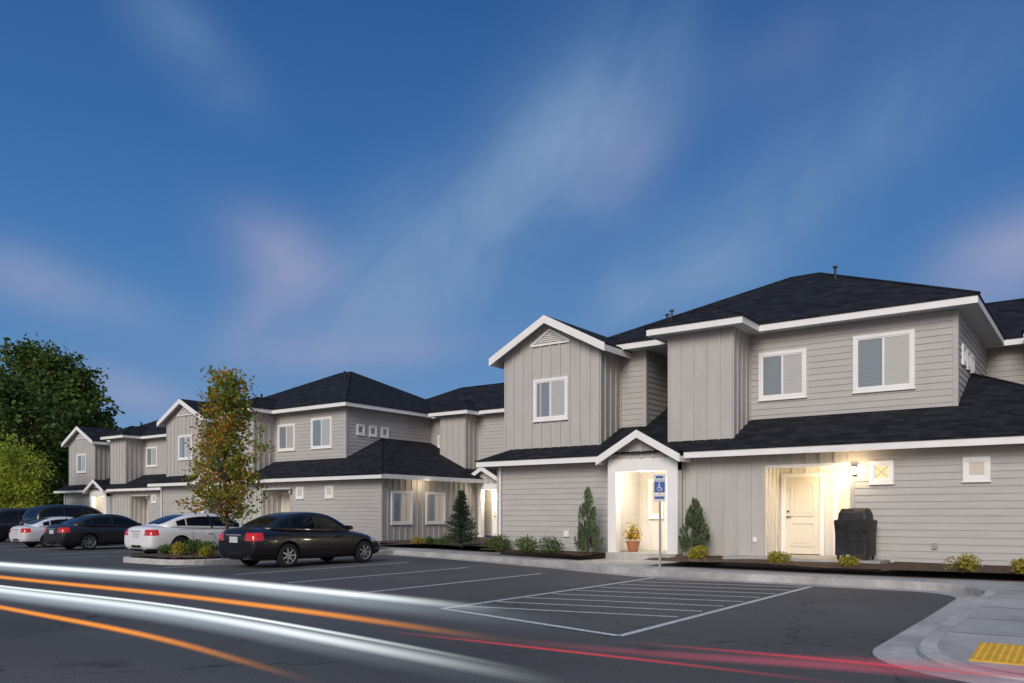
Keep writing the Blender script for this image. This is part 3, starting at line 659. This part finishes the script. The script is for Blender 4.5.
def car(name,loc,kind,pm,rz=0,sc=(1,1,1)):
    root=empty(name,loc,rz)
    if kind=='sedan':  L,W,H,wb=4.37,.85,1.45,2.57; fa=.175
    elif kind=='bigsedan': L,W,H,wb=5.0,.95,1.48,3.05; fa=.175
    else: L,W,H,wb=4.6,.93,1.76,2.7; fa=.18
    w=W/.86
    if kind in('sedan','bigsedan'):
        k=H/1.45
        st=[(0,.66,.40,.78,.86),(.012,.76,.27,.90,.99),(.05,.82,.22,.95,1.045),(.14,.85,.2,.95,1.05),(.22,.86,.19,.945,1.02),(.36,.86,.18,.925,.96),(.52,.86,.18,.905,.94),(.66,.86,.18,.89,.95),(.74,.86,.18,.87,.965),(.86,.84,.18,.80,.89),(.95,.78,.2,.69,.77),(.99,.68,.24,.58,.64),(1,.60,.30,.52,.56)]
        gh=[(.105,.70,.60,1.02,1.035),(.20,.72,.56,1.0,1.25),(.29,.735,.55,.97,1.40),(.40,.74,.56,.94,1.45),(.50,.74,.56,.93,1.445),(.60,.735,.56,.92,1.38),(.69,.72,.58,.92,1.16),(.765,.68,.60,.93,.96)]
        st=[(a,b,c,d*k if d>.5 else d,e*k) for a,b,c,d,e in st]; gh=[(a,b,c,d*k,e*k) for a,b,c,d,e in gh]
    else:
        st=[(0,.72,.45,.95,1.0),(.012,.80,.32,1.03,1.06),(.05,.85,.28,1.08,1.1),(.2,.86,.26,1.08,1.1),(.4,.86,.25,1.06,1.08),(.6,.86,.25,1.04,1.07),(.72,.86,.25,1.02,1.10),(.85,.85,.26,.96,1.05),(.95,.8,.28,.86,.94),(.99,.7,.32,.7,.78),(1,.62,.36,.6,.66)]
        gh=[(.01,.76,.66,1.05,1.10),(.05,.78,.62,1.06,1.50),(.10,.78,.62,1.06,1.72),(.25,.78,.62,1.06,1.77),(.45,.78,.62,1.05,1.77),(.56,.77,.61,1.04,1.70),(.66,.75,.62,1.04,1.40),(.74,.7,.64,1.05,1.10)]
    rings=[]
    for (s,hw,zb,zt,zc) in st:
        y=-L/2+s*L; hw=hw*w
        half=[(0,zb),(hw*.8,zb),(hw*.965,zb+.07),(hw*1.0,zb+(zt-zb)*.42),(hw*.99,zb+(zt-zb)*.74),(hw*.93,zt-.01),(hw*.6,zc-.015),(0,zc)]
        ring=[(x,y,z) for x,z in half]+[(-x,y,z) for x,z in half[-2:0:-1]]
        rings.append(ring)
    bm=loft(rings,lambda i,k:0)
    me=bpy.data.meshes.new("b"); bm.to_mesh(me); bm.free(); o=bpy.data.objects.new("b",me); COL.objects.link(o)
    sb=o.modifiers.new("s",'SUBSURF'); sb.levels=3; sb.render_levels=3
    wr=.315 if kind!='suv' else .36
    if kind=='bigsedan': wr=.34
    ar=wr+.045
    fy=L/2-L*fa-.02; ry=fy-wb
    cut=bmesh.new()
    for y in (fy,ry):
        for s in (-1,1):
            bmesh.ops.create_cone(cut,cap_ends=True,segments=40,radius1=ar,radius2=ar,depth=.7,matrix=Matrix.Translation((s*(W-.02+.12),y,wr+.01))@Matrix.Rotation(math.pi/2,4,'Y'))
    cm=bpy.data.meshes.new("c"); cut.to_mesh(cm); cut.free(); co=bpy.data.objects.new("c",cm); COL.objects.link(co)
    bo=o.modifiers.new("bo",'BOOLEAN'); bo.operation='DIFFERENCE'; bo.object=co; bo.solver='EXACT'
    dg=bpy.context.evaluated_depsgraph_get(); nm=bpy.data.meshes.new_from_object(o.evaluated_get(dg))
    bpy.data.objects.remove(o); bpy.data.objects.remove(co); nm.name="body"
    nm.materials.clear()
    for m in (pm,M_tail,M_head,M_plast,M_plate): nm.materials.append(m)
    zt=st[2][3]
    for p in nm.polygons:
        c=p.center; p.use_smooth=True; p.material_index=0
        for y in (fy,ry):
            dd=math.hypot(c.y-y,c.z-wr-.01)
            if dd<ar+.003 and abs(c.x)<W+.05 and (abs(p.normal.x)<.3 or abs(c.x)<W-.15): 
                p.material_index=3; p.use_smooth=False
        if p.material_index==3: continue
        yr=c.y+L/2; yf=L/2-c.y
        if yr<.30 and abs(c.x)>W*.52 and zt-.24<c.z<zt-.04 and kind!='suv': p.material_index=1
        if kind=='suv' and yr<.22 and abs(c.x)>W*.66 and zt-.34<c.z<zt-.0: p.material_index=1
        if yf<.50 and abs(c.x)>W*.5 and .60<c.z<.74+(.2 if kind=='suv' else .04): p.material_index=2
        if c.z<.30 : p.material_index=3
        if yr<.2 and abs(c.x)<.3*W and .33<c.z<.42: p.material_index=3
        if yf<.12 and abs(c.x)<.5*W and .34<c.z<.58: p.material_index=3
    bo_=bpy.data.objects.new("body",nm); COL.objects.link(bo_); bo_.parent=root
    rings=[]
    for (s,hb,hr,zb,zr) in gh:
        y=-L/2+s*L; hb*=w; hr*=w
        zr2=max(zr-.055,zb+.01)
        half=[(0,zb-.06),(hb,zb-.06),(hb,zb),(hr+(hb-hr)*.18,zr2),(hr*.86,zr-.005),(0,zr+.012)]
        rings.append([(x,y,z) for x,z in half]+[(-x,y,z) for x,z in half[-2:0:-1]])
    n=len(gh)
    def gm(i,k):
        if k in(2,7): return 1 if 1<=i<=5 else 0
        if k in(4,5): return 1 if (i<2 or i>=n-3) else 0
        return 0
    bm=loft(rings,gm)
    bm.to_mesh(me2:=bpy.data.meshes.new("greenhouse")); bm.free()
    me2.materials.append(pm); me2.materials.append(M_cglass)
    for p in me2.polygons: p.use_smooth=True
    go=bpy.data.objects.new("greenhouse",me2); COL.objects.link(go); go.parent=root
    sb=go.modifiers.new("s",'SUBSURF'); sb.levels=2; sb.render_levels=2
    dg=bpy.context.evaluated_depsgraph_get(); gme=go.evaluated_get(dg).to_mesh()
    gb=BVHTree.FromPolygons([v.co[:] for v in gme.vertices],[p.vertices[:] for p in gme.polygons])
    bb=BVHTree.FromPolygons([v.co[:] for v in nm.vertices],[p.vertices[:] for p in nm.polygons])
    dt=MB([])
    def strip(tree_,y0,y1,z0,z1,wd,mat,off=.004,nseg=10):
        for s in (-1,1):
            pr=None
            for i in range(nseg+1):
                t=i/nseg; y=y0+(y1-y0)*t; z=z0+(z1-z0)*t
                h=tree_.ray_cast(Vector((s*2,y,z)),Vector((-s,0,0)))
                if h[0] is None: pr=None; continue
                p=h[0]+h[1]*off
                d=Vector((0,y1-y0,z1-z0)).normalized(); nn=Vector((0,-d.z,d.y))*wd/2
                cur=(p+nn,p-nn)
                if pr: dt.poly([pr[0],pr[1],cur[1],cur[0]],mat)
                pr=cur
    yA=-L/2+L*.655; yB=-L/2+L*.455; yC=-L/2+L*.275
    zb=gh[3][3]
    strip(gb,yB,yB-.06,zb+.0,gh[3][4]-.07,.07,M_plast); 
    strip(gb,yC-.05,yC-.02,zb+.0,gh[2][4]-.09,.05,pm)
    for y in (yA,yB,yC+.1): strip(bb,y,y,.34,zt-.1,.012,M_plast,.002)
    strip(bb,yC+.1,yA,.335,.335,.012,M_plast,.002)
    strip(bb,yC-.35,yA+.2,zt-.045,zt-.075,.02,M_plast,.004,16)
    for y in (yB-.16,yB+.62):
        for s in (-1,1):
            h=bb.ray_cast(Vector((s*2,y,zt-.18)),Vector((-s,0,0)))
            if h[0]: x=h[0].x; X0,X1=sorted((x-s*.01,x+s*.03)); dt.box(X0,X1,y-.09,y+.09,zt-.195,zt-.165,pm)
    for s in (-1,1):
        x=s*(W-.02); X0,X1=sorted((x,x+s*.19)); yy=yA+.03
        dt.hexa([(X0,yy-.03,zt+.0),(X1,yy-.03,zt+.0),(X1,yy+.09,zt+.02),(X0,yy+.09,zt+.02),(X0,yy-.03,zt+.13),(X1,yy-.03,zt+.12),(X1,yy+.06,zt+.11),(X0,yy+.06,zt+.12)],pm)
    h=bb.ray_cast(Vector((0,-4,zt-.22)),Vector((0,1,0)))
    if h[0]: y=h[0].y; dt.box(-.16,.16,y-.02,y+.02,zt-.29,zt-.14,M_plate)
    h=bb.ray_cast(Vector((0,-4,zt-.1)),Vector((0,1,0)))
    if h[0]: dt.box(-.3,.3,h[0].y-.018,h[0].y+.02,zt-.105,zt-.08,M_chrome)
    for s in (-1,1): dt.prism((s*.45,-L/2-.02,.27),(s*.45,-L/2+.25,.27),.035,.035,M_chrome,10)
    dt.box(-W*.8,W*.8,-L/2+.35,L/2-.35,.2,.34,M_plast)
    dt.build("trim_details",root)
    for y in (fy,ry):
        for s in (-1,1):
            wh=MB([]); prof=[(.62,-.10),(.80,-.105),(.96,-.085),(1.0,-.04),(1.0,.04),(.96,.085),(.80,.105),(.66,.10),(.63,.05)]
            n=36; x0=s*(W-.115)
            for a in range(len(prof)-1):
                for k in range(n):
                    t0,t1=2*math.pi*k/n,2*math.pi*(k+1)/n
                    q=lambda pf,t:(x0+s*pf[1],y+wr*pf[0]*math.cos(t),wr+wr*pf[0]*math.sin(t))
                    wh.poly([q(prof[a],t0),q(prof[a],t1),q(prof[a+1],t1),q(prof[a+1],t0)],M_tyre)
            wh.prism((x0-s*.08,y,wr),(x0+s*.02,y,wr),wr*.62,wr*.62,M_black,28)
            for k in range(n):
                t0,t1=2*math.pi*k/n,2*math.pi*(k+1)/n
                q=lambda r,xx,t:(x0+s*xx,y+wr*r*math.cos(t),wr+wr*r*math.sin(t))
                wh.poly([q(.66,.098,t0),q(.66,.098,t1),q(.59,.085,t1),q(.59,.085,t0)],M_rim)
                wh.poly([q(.59,.085,t0),q(.59,.085,t1),q(.58,.02,t1),q(.58,.02,t0)],M_rim)
            for k in range(7):
                t=2*math.pi*k/7; dv=Vector((0,math.cos(t),math.sin(t))); pv=Vector((0,-math.sin(t),math.cos(t))); c0=Vector((x0+s*.07,y,wr)); e=Vector((s*.018,0,0))
                a0,a1,b0,b1=wr*.08,wr*.61,.03,.019
                wh.hexa([c0+dv*a0-pv*b0-e,c0+dv*a1-pv*b1-e,c0+dv*a1+pv*b1-e,c0+dv*a0+pv*b0-e,c0+dv*a0-pv*b0+e,c0+dv*a1-pv*b1+e,c0+dv*a1+pv*b1+e,c0+dv*a0+pv*b0+e],M_rim)
            wh.prism((x0+s*.05,y,wr),(x0+s*.095,y,wr),wr*.16,wr*.13,M_rim,14)
            wh.build("wheel",root)
    root.scale=sc
    return root
car("parked_sedan",(-18.5,15.45,0),'sedan',paint("black_car_paint",(.007,.005,.005),.1,.5),sc=(1.05,1.07,1.03))
car("parked_sedan",(-25.7,17.0,0),'bigsedan',paint("white_car_paint",(.72,.73,.75),0))
car("parked_sedan",(-33.8,17.9,0),'sedan',paint("grey_car_paint",(.022,.020,.022),.3,.6),sc=(1.05,1.05,1.0))
car("parked_sedan",(-37.7,18.0,0),'sedan',paint("white_car_paint",(.62,.62,.64),0),sc=(1,.95,.92))
car("parked_suv",(-41.2,20.4,0),'suv',paint("black_suv_paint",(.01,.01,.012),.2),sc=(1.03,1.1,1.08))
car("parked_suv",(-46.2,20.4,0),'suv',paint("dark_suv_paint",(.02,.02,.025),.3))

# ------------------------------------------------------------------ light trails (streaks of lamp light over the lane)
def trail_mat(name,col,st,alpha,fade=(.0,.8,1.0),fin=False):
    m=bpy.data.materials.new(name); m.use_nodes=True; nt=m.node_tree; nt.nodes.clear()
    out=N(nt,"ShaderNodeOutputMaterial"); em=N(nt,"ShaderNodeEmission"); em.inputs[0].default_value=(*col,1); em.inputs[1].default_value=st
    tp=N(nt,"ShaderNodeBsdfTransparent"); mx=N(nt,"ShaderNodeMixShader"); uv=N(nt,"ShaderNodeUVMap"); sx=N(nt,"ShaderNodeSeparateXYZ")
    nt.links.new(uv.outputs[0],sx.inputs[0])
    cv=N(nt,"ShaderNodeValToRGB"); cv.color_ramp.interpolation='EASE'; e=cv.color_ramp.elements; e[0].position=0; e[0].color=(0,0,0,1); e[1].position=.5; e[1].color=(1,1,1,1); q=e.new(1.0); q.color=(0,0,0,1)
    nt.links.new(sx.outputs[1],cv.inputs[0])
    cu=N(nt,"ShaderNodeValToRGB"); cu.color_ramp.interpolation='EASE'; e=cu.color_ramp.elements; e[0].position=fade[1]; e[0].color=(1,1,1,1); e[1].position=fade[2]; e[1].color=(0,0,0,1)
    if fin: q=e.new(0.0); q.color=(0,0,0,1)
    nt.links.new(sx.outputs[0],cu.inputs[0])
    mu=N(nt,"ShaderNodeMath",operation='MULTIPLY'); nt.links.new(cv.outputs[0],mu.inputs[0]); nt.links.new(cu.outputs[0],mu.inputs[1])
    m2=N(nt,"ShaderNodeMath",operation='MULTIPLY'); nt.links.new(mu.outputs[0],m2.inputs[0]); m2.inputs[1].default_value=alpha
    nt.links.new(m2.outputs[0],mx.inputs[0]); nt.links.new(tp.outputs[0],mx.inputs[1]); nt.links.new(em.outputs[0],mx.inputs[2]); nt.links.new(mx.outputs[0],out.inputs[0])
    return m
tr_root=empty("light_trail")
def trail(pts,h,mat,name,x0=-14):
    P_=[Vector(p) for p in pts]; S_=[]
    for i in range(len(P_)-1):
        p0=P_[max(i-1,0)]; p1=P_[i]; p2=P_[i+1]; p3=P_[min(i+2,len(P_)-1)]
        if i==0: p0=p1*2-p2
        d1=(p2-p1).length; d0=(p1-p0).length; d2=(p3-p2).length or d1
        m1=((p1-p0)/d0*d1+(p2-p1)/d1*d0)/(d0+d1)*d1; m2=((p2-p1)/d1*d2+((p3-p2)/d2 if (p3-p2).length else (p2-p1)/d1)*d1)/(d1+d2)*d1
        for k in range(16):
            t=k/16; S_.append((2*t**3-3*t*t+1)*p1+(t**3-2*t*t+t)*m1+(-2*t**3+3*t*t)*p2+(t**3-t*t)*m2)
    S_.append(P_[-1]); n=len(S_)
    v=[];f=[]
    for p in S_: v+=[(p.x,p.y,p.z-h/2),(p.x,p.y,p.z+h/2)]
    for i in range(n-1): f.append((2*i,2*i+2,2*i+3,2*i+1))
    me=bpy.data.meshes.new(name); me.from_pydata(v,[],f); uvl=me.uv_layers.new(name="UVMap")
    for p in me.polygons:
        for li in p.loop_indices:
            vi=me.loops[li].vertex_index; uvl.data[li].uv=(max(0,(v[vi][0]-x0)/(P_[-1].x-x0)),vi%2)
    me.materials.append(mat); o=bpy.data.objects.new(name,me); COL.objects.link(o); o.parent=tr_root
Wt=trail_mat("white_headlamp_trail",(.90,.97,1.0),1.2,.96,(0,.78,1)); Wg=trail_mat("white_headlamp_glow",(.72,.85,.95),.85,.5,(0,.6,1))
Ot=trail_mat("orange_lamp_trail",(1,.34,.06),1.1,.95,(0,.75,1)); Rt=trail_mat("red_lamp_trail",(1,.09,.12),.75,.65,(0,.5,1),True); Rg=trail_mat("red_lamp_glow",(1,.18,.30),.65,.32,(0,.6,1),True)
def un(px,py,z=.65):
    d=823*(1.4-z)/(py-515); t=(px-512)/823; return (d*(-.588+.809*t),d*(.809+.588*t),z)
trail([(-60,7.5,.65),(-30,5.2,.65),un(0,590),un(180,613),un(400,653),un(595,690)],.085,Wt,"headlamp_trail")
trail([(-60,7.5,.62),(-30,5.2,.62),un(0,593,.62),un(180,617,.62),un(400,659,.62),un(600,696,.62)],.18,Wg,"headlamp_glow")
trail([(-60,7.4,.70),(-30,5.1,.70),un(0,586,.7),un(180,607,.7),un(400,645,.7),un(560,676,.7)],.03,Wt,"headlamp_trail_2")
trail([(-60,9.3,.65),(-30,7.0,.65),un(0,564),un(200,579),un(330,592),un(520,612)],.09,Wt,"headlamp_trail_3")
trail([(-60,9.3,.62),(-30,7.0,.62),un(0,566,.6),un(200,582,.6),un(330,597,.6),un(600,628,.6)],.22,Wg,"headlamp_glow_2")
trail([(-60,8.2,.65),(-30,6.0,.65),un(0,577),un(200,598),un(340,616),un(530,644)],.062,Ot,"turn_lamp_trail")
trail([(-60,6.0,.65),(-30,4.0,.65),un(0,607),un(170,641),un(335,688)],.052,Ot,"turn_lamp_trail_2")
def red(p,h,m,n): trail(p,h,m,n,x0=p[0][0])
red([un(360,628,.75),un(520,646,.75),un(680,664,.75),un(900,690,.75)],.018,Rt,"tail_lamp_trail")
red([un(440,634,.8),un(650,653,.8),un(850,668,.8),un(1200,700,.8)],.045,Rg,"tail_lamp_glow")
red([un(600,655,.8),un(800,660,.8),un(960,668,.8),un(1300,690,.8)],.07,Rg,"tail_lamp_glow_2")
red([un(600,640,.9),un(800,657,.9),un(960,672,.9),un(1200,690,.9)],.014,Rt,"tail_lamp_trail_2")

# ------------------------------------------------------------------ world
wd=bpy.data.worlds.new("World"); scene.world=wd; wd.use_nodes=True; nt=wd.node_tree; nt.nodes.clear()
try:
    wd.cycles.sampling_method='MANUAL'; wd.cycles.sample_map_resolution=256
except Exception: pass
def MM(op,a,b=None,c=None):
    n=nt.nodes.new("ShaderNodeMath"); n.operation=op
    for i,x in enumerate((a,b,c)):
        if x is None: continue
        if isinstance(x,(int,float)): n.inputs[i].default_value=x
        else: nt.links.new(x,n.inputs[i])
    return n.outputs[0]
tc=nt.nodes.new("ShaderNodeTexCoord"); sp=nt.nodes.new("ShaderNodeSeparateXYZ"); nt.links.new(tc.outputs["Generated"],sp.inputs[0])
X,Y,Z=sp.outputs
rr=MM('ADD',MM('MULTIPLY',X,.809),MM('MULTIPLY',Y,.588)); ff=MM('ADD',MM('MULTIPLY',X,-.588),MM('MULTIPLY',Y,.809))
az=MM('ARCTAN2',rr,ff); el=MM('ARCSINE',Z)
def ramp(inp,els):
    r=nt.nodes.new("ShaderNodeValToRGB"); e=r.color_ramp.elements
    e[0].position=els[0][0]; e[0].color=(*els[0][1],1); e[1].position=els[-1][0]; e[1].color=(*els[-1][1],1)
    for p,c in els[1:-1]: q=e.new(p); q.color=(*c,1)
    nt.links.new(inp,r.inputs[0]); return r.outputs[0]
base=ramp(MM('DIVIDE',el,1.57),[(0,(.24,.37,.55)),(.05,(.16,.31,.53)),(.14,(.080,.22,.48)),(.25,(.044,.150,.39)),(.37,(.026,.098,.29)),(.6,(.06,.16,.38)),(1,(.14,.24,.42))])
noi=nt.nodes.new("ShaderNodeTexNoise"); noi.inputs["Scale"].default_value=1; noi.inputs["Detail"].default_value=6; noi.inputs["Roughness"].default_value=.5; noi.inputs["Distortion"].default_value=.4
th=math.radians(38); cu=MM('ADD',MM('MULTIPLY',az,math.cos(th)*4.5),MM('MULTIPLY',el,math.sin(th)*4.5)); cv=MM('ADD',MM('MULTIPLY',az,-math.sin(th)*7),MM('MULTIPLY',el,math.cos(th)*7))
cb=nt.nodes.new("ShaderNodeCombineXYZ"); nt.links.new(cu,cb.inputs[0]); nt.links.new(cv,cb.inputs[1]); nt.links.new(cb.outputs[0],noi.inputs["Vector"])
nz=MM('MULTIPLY_ADD',noi.outputs["Fac"],2.4,-.45)
nz=MM('MINIMUM',MM('MAXIMUM',nz,0),1.15)
def blob(px,py,hl,hw,ang,amp):
    t=(px-512)/823; a0=math.atan(t); e0=math.atan((515-py)/823*math.cos(a0)); k=1/823
    da=MM('SUBTRACT',az,a0); de=MM('SUBTRACT',el,e0); c,s=math.cos(math.radians(ang)),math.sin(math.radians(ang))
    u=MM('DIVIDE',MM('ADD',MM('MULTIPLY',da,c),MM('MULTIPLY',de,s)),hl*k); v=MM('DIVIDE',MM('ADD',MM('MULTIPLY',da,-s),MM('MULTIPLY',de,c)),hw*k)
    q=MM('ADD',MM('MULTIPLY',u,u),MM('MULTIPLY',v,v)); return MM('MULTIPLY',MM('EXPONENT',MM('MULTIPLY',q,-1)),amp)
def summ(l):
    r=l[0]
    for x in l[1:]: r=MM('ADD',r,x)
    return r
blue=summ([blob(450,245,150,60,35,.95),blob(590,130,110,60,48,.75),blob(400,300,100,50,20,.6),blob(760,215,210,45,28,.75),blob(190,45,60,28,-30,.5),blob(60,290,120,24,-12,.5),blob(680,280,120,30,10,.4)])
pink=summ([blob(285,262,55,34,-25,.85),blob(262,320,46,30,60,.55),blob(20,275,80,24,-15,.45),blob(1010,262,70,36,20,.8),blob(370,350,120,20,5,.5),blob(130,392,60,20,-15,.5),blob(620,170,60,40,50,.35),blob(820,40,100,40,20,.15)])
def mixc(f,a,b):
    m=nt.nodes.new("ShaderNodeMix"); m.data_type='RGBA'
    nt.links.new(MM('MINIMUM',f,1),m.inputs[0])
    for x,i in ((a,6),(b,7)):
        if isinstance(x,tuple): m.inputs[i].default_value=(*x,1)
        else: nt.links.new(x,m.inputs[i])
    return m.outputs[2]
c1=mixc(MM('MULTIPLY',blue,nz),base,(.19,.31,.51))
c2=mixc(MM('MULTIPLY',pink,nz),c1,(.32,.35,.53))
sky=nt.nodes.new("ShaderNodeTexSky"); sky.sky_type='NISHITA'; sky.sun_disc=False; sky.sun_elevation=math.radians(3); sky.sun_rotation=math.radians(160)
bk=MM('MINIMUM',MM('MAXIMUM',MM('MULTIPLY',ff,-1.4),0),1)
skc=nt.nodes.new("ShaderNodeMix"); skc.data_type='RGBA'; skc.blend_type='MULTIPLY'; skc.inputs[0].default_value=1; nt.links.new(sky.outputs[0],skc.inputs[6]); skc.inputs[7].default_value=(.10,.10,.10,1)
sk2=nt.nodes.new("ShaderNodeMix"); sk2.data_type='RGBA'; sk2.inputs[0].default_value=.6; nt.links.new(skc.outputs[2],sk2.inputs[6]); sk2.inputs[7].default_value=(.58,.58,.64,1)
c3=mixc(MM('MULTIPLY',bk,.85),c2,sk2.outputs[2])
bg=nt.nodes.new("ShaderNodeBackground"); nt.links.new(c3,bg.inputs[0]); bg.inputs[1].default_value=1.0
wo=nt.nodes.new("ShaderNodeOutputWorld"); nt.links.new(bg.outputs[0],wo.inputs[0])

sl=bpy.data.lights.new("sun",'SUN'); sl.energy=2.55; sl.angle=math.radians(32); sl.color=(1,.92,.84)
so=bpy.data.objects.new("sun",sl); COL.objects.link(so)
so.rotation_euler=Vector((-.25,1,-.55)).to_track_quat('-Z','Y').to_euler()

cam=bpy.data.cameras.new("camera"); cam.sensor_width=36; cam.lens=823/1024*36; cam.shift_y=(515-341.5)/1024; cam.clip_end=5000
cob=bpy.data.objects.new("camera",cam); COL.objects.link(cob); cob.location=(0,0,1.4); cob.rotation_euler=(math.radians(90),0,math.radians(36)); scene.camera=cob
scene.view_settings.view_transform='Standard'; scene.view_settings.look='None'; scene.view_settings.exposure=0
